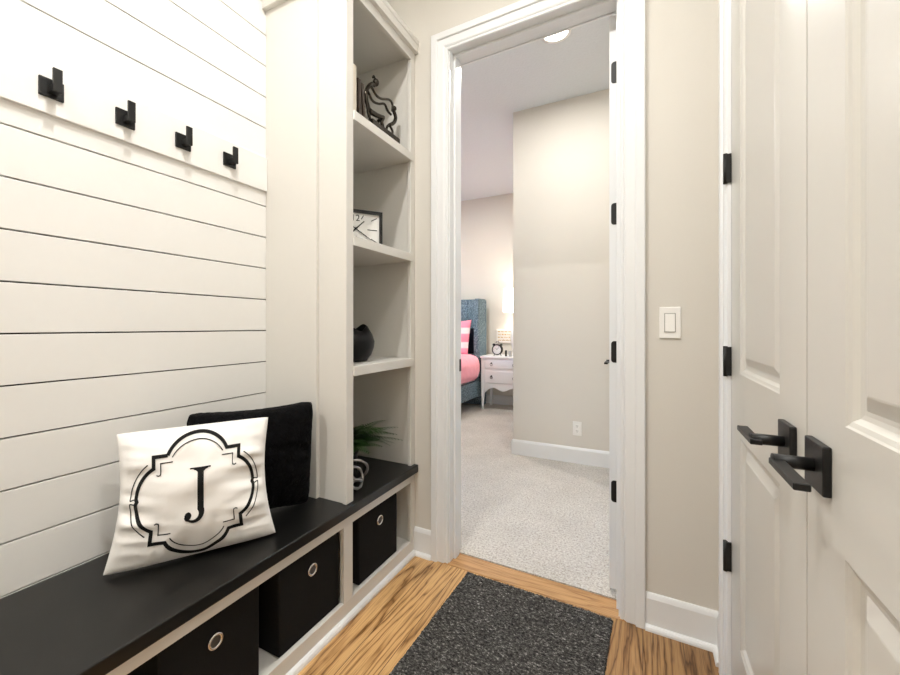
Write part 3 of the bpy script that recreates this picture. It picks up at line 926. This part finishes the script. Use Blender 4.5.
vs_ = mb.build('vase', M['vase'], None, vc)
tag(vs_, 'round black vase with an uneven lip on the shelf below the clock', 'vase')

# potted fern on the bench behind the knot
pc = Vector((-1.235, 1.395, S0 + 0.0004))
pl = tag(empty('potted_fern', pc), 'green fern with arching fronds in a dark pot on the bench end', 'plant')
mb = MB()
mb.lathe([(0.048, 0), (0.055, 0.004), (0.066, 0.095), (0.069, 0.100), (0.069, 0.108), (0.060, 0.108), (0.057, 0.09), (0.02, 0.088)], pc, 28)
mb.build('pot', M['pot'], pl)
rnd = random.Random(11)
mb = MB()
def frond(mb, a, L_, up, droop, mat, leaflets=True):
    base = pc + Vector((0.02 * math.cos(a), 0.02 * math.sin(a), 0.085))
    n_ = 22
    d = Vector((math.cos(a), math.sin(a), 0))
    sidev = Vector((-d.y, d.x, 0))
    pts = []
    for i in range(n_ + 1):
        t = i / n_
        pts.append(base + d * (L_ * (0.25 * t + 0.75 * t * t * (1.2 - 0.2 * t))) + Vector((0, 0, up * (1.7 * t - droop * t * t))))
    lim = lambda p: Vector((max(XL + 0.02, p.x), min(YB - 0.035, max(1.205, p.y)), max(S0 + 0.006, p.z)))
    pts = [lim(p) for p in pts]
    mb.tube(pts, [0.0016 * (1 - 0.7 * i / n_) for i in range(n_ + 1)], 4, mat)
    if leaflets:
        for i in range(1, n_ + 1):
            t = i / n_
            l_ = 0.040 * math.sin(PI * min(1, 0.18 + 0.82 * t)) + 0.008
            for s_ in (1, -1):
                tip = pts[i] + sidev * s_ * l_ + (pts[i] - pts[i - 1]).normalized() * l_ * 0.55 + Vector((0, 0, -0.25 * l_))
                b0 = pts[i] - (pts[i] - pts[i - 1]) * 0.22; b1 = pts[i] + (pts[i] - pts[i - 1]) * 0.22
                mid_ = (pts[i] + tip) / 2
                wv = (pts[i] - pts[i - 1]).normalized() * 0.0036
                mb.poly([lim(p) for p in (b0, mid_ - wv, tip, mid_ + wv, b1)], mat)
for k in range(46):
    a = rnd.uniform(0, 2 * PI)
    frond(mb, a, rnd.uniform(0.07, 0.17), rnd.uniform(0.09, 0.17), rnd.uniform(0.75, 1.35), 0 if rnd.random() < 0.6 else 1)
for a, L_, up, dr in ((0.95, 0.24, 0.155, 1.05), (0.60, 0.22, 0.165, 1.15), (1.20, 0.20, 0.17, 0.95), (0.78, 0.25, 0.14, 1.35), (0.2, 0.15, 0.19, 1.0), (1.35, 0.22, 0.12, 1.4), (0.7, 0.19, 0.17, 1.5), (1.05, 0.23, 0.13, 1.55), (0.5, 0.17, 0.20, 1.1), (0.85, 0.21, 0.19, 1.3)):
    frond(mb, a, L_, up, dr, 0)
mb.build('fronds', [M['leaf'], M['leaf_dark']], pl, weld=False)

# silver knot
kc = Vector((-1.085, 1.290, S0))
mb = MB()
for ang, tilt, off, r in ((0.9, 0.25, (0, 0.012, 0.072), 0.050), (1.5, -0.50, (0.010, -0.006, 0.050), 0.044), (-0.5, 0.9, (-0.012, 0.004, 0.050), 0.044)):
    Rm = Matrix.Rotation(ang, 3, 'Z') @ Matrix.Rotation(PI / 2 + tilt, 3, 'X')
    loop_ = []
    for k in range(40):
        t = 2 * PI * k / 40
        p = Rm @ Vector((r * math.cos(t), r * math.sin(t), 0.006 * math.sin(2 * t)))
        p = kc + Vector(off) + p
        p.z = max(p.z, S0 + 0.0085)
        loop_.append(p)
    mb.tube(loop_, [0.0056 + 0.0010 * math.sin(5 * k) for k in range(40)], 10, closed=True)
kn = mb.build('knot_ornament', M['silver'], None, kc)
tag(kn, 'hammered silver knot of interlaced rings on the black bench by the fern', 'ornament')

# ------------------------------------------------------------------ rug
mb = MB()
RX0, RX1, RY0, RY1 = -0.722, -0.112, 0.70, 1.612
nx, ny = 170, 250
grid = []
rr = random.Random(5)
for j in range(ny + 1):
    row_ = []
    for i in range(nx + 1):
        x_ = RX0 + (RX1 - RX0) * i / nx; y_ = RY0 + (RY1 - RY0) * j / ny
        e = (i in (0, nx)) or (j in (0, ny))
        z_ = 0.0012 if e else 0.0105 + rr.uniform(-0.002, 0.0026) + 0.0014 * math.sin(j * PI / 1.5)
        jx = rr.uniform(-0.0018, 0.0018); jy = rr.uniform(-0.0018, 0.0018)
        row_.append((x_ + jx, y_ + jy, z_))
    grid.append(row_)
mb.rings(grid, False, False)
mb.poly([(RX0, RY0, 0.0011), (RX1, RY0, 0.0011), (RX1, RY1, 0.0011), (RX0, RY1, 0.0011)])
Rr = Matrix.Rotation(math.radians(-1.7), 3, 'Z'); pv = Vector((RX0, RY1, 0))
for v_ in mb.bm.verts: v_.co = Vector((-0.711, 1.622, 0)) + Rr @ (v_.co - pv)
rg = mb.build('rug', M['rug'], None, ((RX0 + RX1) / 2, (RY0 + RY1) / 2, 0))
tag(rg, 'charcoal flecked woven rug on the oak floor at the doorway', 'rug')

# ------------------------------------------------------------------ switch and outlet
def wall_plate(name, xc, zc, yw, label, cat, kind):
    r = tag(empty(name, (xc, yw, zc)), label, cat)
    mb = MB(); mb.box(xc - 0.034, xc + 0.034, yw - 0.006, yw - 0.0002, zc - 0.057, zc + 0.057, 0.0022, 2)
    mb.build('cover_plate', M['plastic'], r)
    if kind == 'rocker':
        mb = MB(); mb.box(xc - 0.0185, xc + 0.0185, yw - 0.0068, yw - 0.005, zc - 0.035, zc + 0.035, 0.0006, 1)
        mb.build('switch_frame', M['jar'], r)
        mb = MB()
        mb.prism([(xc - 0.0155, yw - 0.005, zc - 0.032), (xc - 0.0155, yw - 0.0112, zc - 0.032), (xc - 0.0155, yw - 0.0085, zc), (xc - 0.0155, yw - 0.0075, zc + 0.032), (xc - 0.0155, yw - 0.005, zc + 0.032)], (0.031, 0, 0))
        mb.build('rocker', M['plastic'], r)
    else:
        for dz in (0.020, -0.020):
            mb = MB(); mb.box(xc - 0.0165, xc + 0.0165, yw - 0.0078, yw - 0.005, zc + dz - 0.0145, zc + dz + 0.0145, 0.003, 2)
            s_ = mb.build('socket', M['plastic'], r)
            mb = MB()
            for dx in (-0.006, 0.006):
                mb.box(xc + dx - 0.0012, xc + dx + 0.0012, yw - 0.0081, yw - 0.0076, zc + dz - 0.002, zc + dz + 0.007)
            mb.box(xc - 0.002, xc + 0.002, yw - 0.0081, yw - 0.0076, zc + dz - 0.010, zc + dz - 0.006)
            mb.build('slots', M['slot'], s_)
    return r
sw_ = wall_plate('light_switch', 0.089, 1.132, YB, 'white rocker light switch on the beige wall right of the doorway', 'switch', 'rocker')
turn_with_wall([sw_])
wall_plate('power_outlet', -0.477, 0.289, 3.30, 'white power outlet low on the beige bedroom wall', 'outlet', 'duplex')

# ------------------------------------------------------------------ bedroom furniture
CZ = 0.008
bed = tag(empty('bed', (-2.75, 4.2, CZ)), 'bed with blue-grey winged headboard and pink bedding in the next room', 'bed')
BXR, BXL = -1.985, -3.55
mb = MB()
mb.box(BXL, BXR - 0.01, 5.13, 5.21, CZ, 1.50, 0.02, 3)
for i in range(8):      # stitched channels of the padded face
    a = BXL + 0.08 + i * (BXR - BXL - 0.16) / 8
    mb.box(a, a + (BXR - BXL - 0.16) / 8, 5.105, 5.14, 0.35, 1.47, 0.02, 3)
mb.build('headboard', M['denim'], bed)
for x0 in (BXR - 0.07, BXL):
    mb = MB()
    mb.prism([(x0, 4.885, 0.16), (x0, 5.20, 0.16), (x0, 5.20, 1.492), (x0, 4.90, 1.492), (x0, 4.885, 1.47)], (0.07, 0, 0))
    bmesh.ops.bevel(mb.bm, geom=mb.bm.edges[:], offset=0.012, segments=2, affect='EDGES')
    mb.build('headboard_wing', M['denim'], bed)
MB().box(BXR - 0.05, BXR, 3.05, 4.90, 0.17, 0.385, 0.01, 2).build('side_rail', M['denim'], bed)
MB().box(BXL, BXL + 0.05, 3.05, 4.90, 0.17, 0.385, 0.01, 2).build('side_rail', M['denim'], bed)
MB().box(BXL, BXR, 3.00, 3.06, 0.17, 0.385, 0.01, 2).build('foot_rail', M['denim'], bed)
for x0 in (BXL + 0.03, BXR - 0.09):
    MB().box(x0, x0 + 0.06, 3.06, 3.12, CZ, 0.18, 0.004, 1).build('leg', M['black_metal'], bed)
MB().box(BXL + 0.05, BXR - 0.05, 3.07, 5.10, 0.30, 0.62, 0.05, 3).build('mattress', M['matt'], bed)
bm = bmesh.new()
mb = MB()
mb.box(BXL - 0.02, BXR + 0.050, 3.02, 4.93, 0.385, 0.745, 0.14, 8)
bmesh.ops.subdivide_edges(mb.bm, edges=[e for e in mb.bm.edges if e.calc_length() > 0.3], cuts=20, use_grid_fill=True)
for v_ in mb.bm.verts:
    w_ = noise.noise(Vector((v_.co.x * 4, v_.co.y * 4, v_.co.z * 3)))
    v_.co += Vector((0.010, 0.0, 0.016)) * w_
mb.build('duvet', M['pink'], bed, smooth=True)
bm.free()
pk = Cushion((-2.58, 4.79, 0.742), (-2.10, 4.79, 0.742), (-2.58, 4.90, 1.165), (-2.085, 4.89, 1.205), 0.13, 0.04, 0.05, 30, 0.004, 0.42, 0.742)
o = pk.mesh(28).build('throw_pillow', M['pink_stripe'], None, (-2.34, 4.86, 0.72)); tag(o, 'pink and white banded pillow standing on the bed', 'pillow')
for p in o.data.polygons: p.use_smooth = True
nv = Cushion((-2.62, 4.985, 0.742), (-2.075, 4.985, 0.742), (-2.62, 5.045, 1.09), (-2.075, 5.045, 1.09), 0.08, 0.03, 0.03, 40, 0.003, 0.40, 0.742)
o = nv.mesh(28).build('throw_pillow', M['navy'], None, (-2.34, 4.99, 0.72)); tag(o, 'dark navy pillow behind the pink one on the bed', 'pillow')
for p in o.data.polygons: p.use_smooth = True

# nightstand
NX0, NX1, NY0, NY1, NT = -1.935, -1.335, 4.865, 5.245, 0.722
ns = tag(empty('nightstand', ((NX0 + NX1) / 2, 5.05, CZ)), 'white nightstand with curved apron and ring pulls beside the bed', 'nightstand')
MB().box(NX0 - 0.012, NX1 + 0.012, NY0 - 0.014, NY1, NT - 0.028, NT, 0.006, 2).build('top', M['night'], ns)
MB().box(NX0 + 0.012, NX1 - 0.012, NY0 + 0.010, NY1 - 0.01, 0.345, NT - 0.0275).build('carcass', M['night'], ns)
for x0, y0 in ((NX0, NY0), (NX1 - 0.045, NY0), (NX0, NY1 - 0.045), (NX1 - 0.045, NY1 - 0.045)):
    mb = MB()
    sx = 1 if x0 == NX0 else -1
    rs = []
    for z, k, off in ((NT - 0.028, 0.045, 0), (0.34, 0.045, 0), (0.22, 0.036, 0.004), (0.08, 0.026, 0.002), (CZ, 0.024, -0.004)):
        cx_ = x0 + 0.0225 - sx * (0.0225 - k / 2) + sx * off * 0
        rs.append([(cx_ - k / 2, y0 + 0.0225 - k / 2, z), (cx_ + k / 2, y0 + 0.0225 - k / 2, z), (cx_ + k / 2, y0 + 0.0225 + k / 2, z), (cx_ - k / 2, y0 + 0.0225 + k / 2, z)])
    mb.rings(rs, True, True, smooth=False)
    mb.build('leg', M['night'], ns)
mb = MB()
ap = [(NX0 + 0.044, 0.36)]
for i in range(41):
    t = i / 40
    x_ = NX0 + 0.044 + (NX1 - NX0 - 0.088) * t
    q_ = abs(2 * t - 1)
    z_ = 0.285 - 0.022 * math.cos(q_ * PI * 2.0) - 0.035 * max(0, (q_ - 0.82) / 0.18) ** 1.5
    ap.append((x_, z_))
ap.append((NX1 - 0.044, 0.36))
mb.prism([(a, NY0 + 0.006, z) for a, z in ap], (0, 0.016, 0))
mb.build('apron', M['night'], ns)
for z0, z1 in ((0.565, 0.672), (0.372, 0.525)):
    mb = MB(); mb.box(NX0 + 0.050, NX1 - 0.050, NY0 - 0.004, NY0 + 0.014, z0, z1, 0.003, 2)
    dr = mb.build('drawer', M['night'], ns)
    for px in (NX0 + 0.147, NX1 - 0.147):
        zc = (z0 + z1) / 2 + 0.012
        mb = MB()
        mb.lathe([(0.010, 0.0), (0.009, 0.010)], (px, NY0 - 0.004, zc), 14, 'Y')
        mb.tube([(px + 0.016 * math.cos(2 * PI * k / 20), NY0 - 0.013, zc - 0.017 + 0.017 * math.sin(2 * PI * k / 20)) for k in range(20)], 0.0028, 6, closed=True)
        mb.build('ring_pull', M['black_metal'], dr)

# alarm clock
ac = Vector((-1.735, 4.95, NT + 0.0004))
al = tag(empty('alarm_clock', ac), 'black twin-bell alarm clock with white dial on the nightstand', 'alarm clock')
cc = ac + Vector((0, 0, 0.084))
mb = MB()
mb.lathe([(0.060, -0.028), (0.070, -0.024), (0.072, 0.0), (0.072, 0.024), (0.067, 0.030), (0.058, 0.031), (0.058, 0.022)], cc, 32, 'Y')
mb.tube([cc + Vector((-0.022, 0, 0.085)), cc + Vector((-0.015, 0, 0.108)), cc + Vector((0.015, 0, 0.108)), cc + Vector((0.022, 0, 0.085))], 0.0035, 6)
mb.build('case', M['black_metal'], al)
mb = MB()
for k in range(12):
    a = PI / 6 * k
    d = Vector((math.cos(a), 0, math.sin(a))); w_ = Vector((-math.sin(a), 0, math.cos(a))) * 0.0015
    b0 = cc + Vector((0, -0.0245, 0))
    mb.prism([b0 + d * 0.044 - w_, b0 + d * 0.052 - w_, b0 + d * 0.052 + w_, b0 + d * 0.044 + w_], (0, -0.0008, 0), 1)
mb.lathe([(0.058, 0.0), (0.058, 0.024)], cc, 28, 'Y'); df = mb.build('dial', [M['clock_face'], M['ink']], al)
mb = MB()
for a, L_, w0 in ((2.3, 0.026, 0.002), (0.9, 0.038, 0.0015)):
    d = Vector((math.cos(a), 0, math.sin(a))); w_ = Vector((-math.sin(a), 0, math.cos(a))) * w0
    b0 = cc + Vector((0, -0.0250, 0))
    mb.prism([b0 - w_, b0 + d * L_ - w_, b0 + d * L_ + w_, b0 + w_], (0, -0.0008, 0))
mb.build('hands', M['ink'], df)
for s_ in (1, -1):
    d = Vector((s_ * 0.62, 0, 0.785))
    mb = MB(); mb.ball(cc + d * 0.083, 0.020, (1, 1, 0.8)); mb.tube([cc + d * 0.068, cc + d * 0.078], 0.004, 6); mb.build('bell', M['black_metal'], al)
    mb = MB(); mb.tube([cc + Vector((s_ * 0.040, 0, -0.055)), ac + Vector((s_ * 0.052, 0, 0.0004))], 0.005, 8); mb.build('foot', M['black_metal'], al)

# canvas with gold script-like strokes, on the wall above the nightstand
sx0, sx1, sz0, sz1, sy = -1.862, -1.610, 0.888, 1.072, BY
sgn_ = tag(empty('wall_sign', ((sx0 + sx1) / 2, sy, sz0)), 'small white canvas with rows of gold lettering above the nightstand', 'sign')
mb = MB().box(sx0, sx1, sy - 0.034, sy - 0.0003, sz0, sz1, 0.003, 1)
rr = random.Random(3)
for r_ in range(4):
    zc = sz1 - 0.030 - r_ * 0.041
    x_ = sx0 + 0.022
    while x_ < sx1 - 0.035:
        L_ = rr.uniform(0.025, 0.055)
        L_ = min(L_, sx1 - 0.02 - x_)
        pts = [(x_ + L_ * i / 14, sy - 0.0352, zc + 0.008 * math.sin(i * 1.9 + r_) * (1 if i % 3 else 1.5)) for i in range(15)]
        mb.tube(pts, 0.0021, 5, 1)
        x_ += L_ + 0.013
mb.build('canvas', [M['ceramic'], M['gold']], sgn_)

# table lamp
lc = Vector((-1.540, 5.07, NT + 0.0004))
lp = tag(empty('table_lamp', lc), 'table lamp with glowing white drum shade on the nightstand', 'lamp')
mb = MB()
mb.lathe([(0.065, 0), (0.066, 0.014), (0.040, 0.022), (0.026, 0.06), (0.046, 0.16), (0.056, 0.25), (0.044, 0.34), (0.020, 0.40), (0.012, 0.43), (0.012, 0.62)], lc, 24)
mb.build('base', M['ceramic'], lp)
mb = MB()
mb.lathe([(0.150, 0.585), (0.145, 0.895)], lc, 36, caps=False)
mb.lathe([(0.146, 0.586), (0.141, 0.894)], lc, 36, caps=False)
mb.tube([lc + Vector((-0.143, 0, 0.60)), lc + Vector((0.143, 0, 0.60))], 0.003, 6)
mb.build('lamp_shade', M['shade'], lp)
MB().lathe([(0.013, 0), (0.014, 0.003), (0.014, 0.074), (0.010, 0.079)], (-1.610, 4.925, NT + 0.0004), 14).build('bottle', M['black_metal'], None, (-1.610, 4.925, NT))
tag(bpy.data.objects['bottle'], 'small dark bottle beside the alarm clock on the nightstand', 'bottle')
MB().lathe([(0.020, 0), (0.022, 0.002), (0.022, 0.070), (0.020, 0.074)], (-1.553, 4.925, NT + 0.0004), 16).build('candle_jar', M['jar'], None, (-1.553, 4.925, NT))
tag(bpy.data.objects['candle_jar'], 'short grey jar near the lamp on the nightstand', 'jar')

# ------------------------------------------------------------------ lights
def downlight(x, y, power, label, col=(1.0, 0.985, 0.952), r=0.075, size=0.03, spread=178):
    r_ = tag(empty('ceiling_light', (x, y, HC)), label, 'ceiling light', 'recessed ceiling lights')
    mb = MB()
    mb.lathe([(r + 0.022, -0.001), (r + 0.022, -0.008), (r + 0.004, -0.010), (r, -0.004), (r, -0.001)], (x, y, HC), 36, caps=False)
    mb.build('trim_ring', M['plastic'], r_)
    mb = MB(); mb.lathe([(r, -0.0015), (r, -0.0055)], (x, y, HC), 36); mb.build('lens', M['lens'], r_)
    la = bpy.data.lights.new('downlight_lamp', 'AREA'); la.shape = 'DISK'; la.size = size * 2; la.energy = power; la.color = col
    la.spread = math.radians(spread)
    lo_ = bpy.data.objects.new('downlight_lamp', la); COL.objects.link(lo_); lo_.location = (x, y, HC - 0.014)
    return r_
downlight(-0.02, 0.50, 14, 'recessed hall ceiling light over the closet doors')
downlight(-0.70, 0.50, 19, 'recessed hall ceiling light above the middle of the floor')
downlight(-0.95, -1.10, 32, 'added unseen fill light in the hall ceiling behind the camera')  # added fill behind the camera, lifts the surfaces facing down the hall
downlight(-0.495, 2.51, 20, 'lit recessed ceiling light just inside the bedroom doorway')
downlight(-2.0, 3.8, 32, 'added unseen fill light in the bedroom ceiling above the bed edge')  # added out of view to brighten the bedroom back wall and nightstand
la = bpy.data.lights.new('lamp_bulb', 'POINT'); la.energy = 8; la.color = (1, 0.88, 0.74); la.shadow_soft_size = 0.04
lo_ = bpy.data.objects.new('lamp_bulb', la); COL.objects.link(lo_); lo_.location = lc + Vector((0, 0, 0.74))

wd = bpy.data.worlds.new('World'); sc.world = wd; wd.use_nodes = True
nt = wd.node_tree
bg = nt.nodes['Background']
sky = nt.nodes.new('ShaderNodeTexSky'); sky.sky_type = 'NISHITA'; sky.sun_elevation = math.radians(40); sky.sun_rotation = math.radians(80); sky.sun_disc = False
nt.links.new(sky.outputs['Color'], bg.inputs['Color'])
bg.inputs['Strength'].default_value = 7.0

# ------------------------------------------------------------------ camera
cam = bpy.data.cameras.new('Camera'); co = bpy.data.objects.new('Camera', cam); COL.objects.link(co)
co.location = (0, 0, 1.12)
co.rotation_euler = (PI / 2, 0, math.radians(26.25))
cam.sensor_fit = 'HORIZONTAL'; cam.sensor_width = 36
cam.lens = 36 * 391.0 / 900
cam.shift_y = -11.5 / 900
cam.clip_start = 0.02
sc.camera = co
sc.view_settings.view_transform = 'Standard'
sc.view_settings.look = 'None'
sc.view_settings.exposure = 0.0
sc.view_settings.gamma = 1.0
sc.cycles.max_bounces = 10
sc.cycles.diffuse_bounces = 6
sc.cycles.use_denoising = True
sc.cycles.sample_clamp_indirect = 6
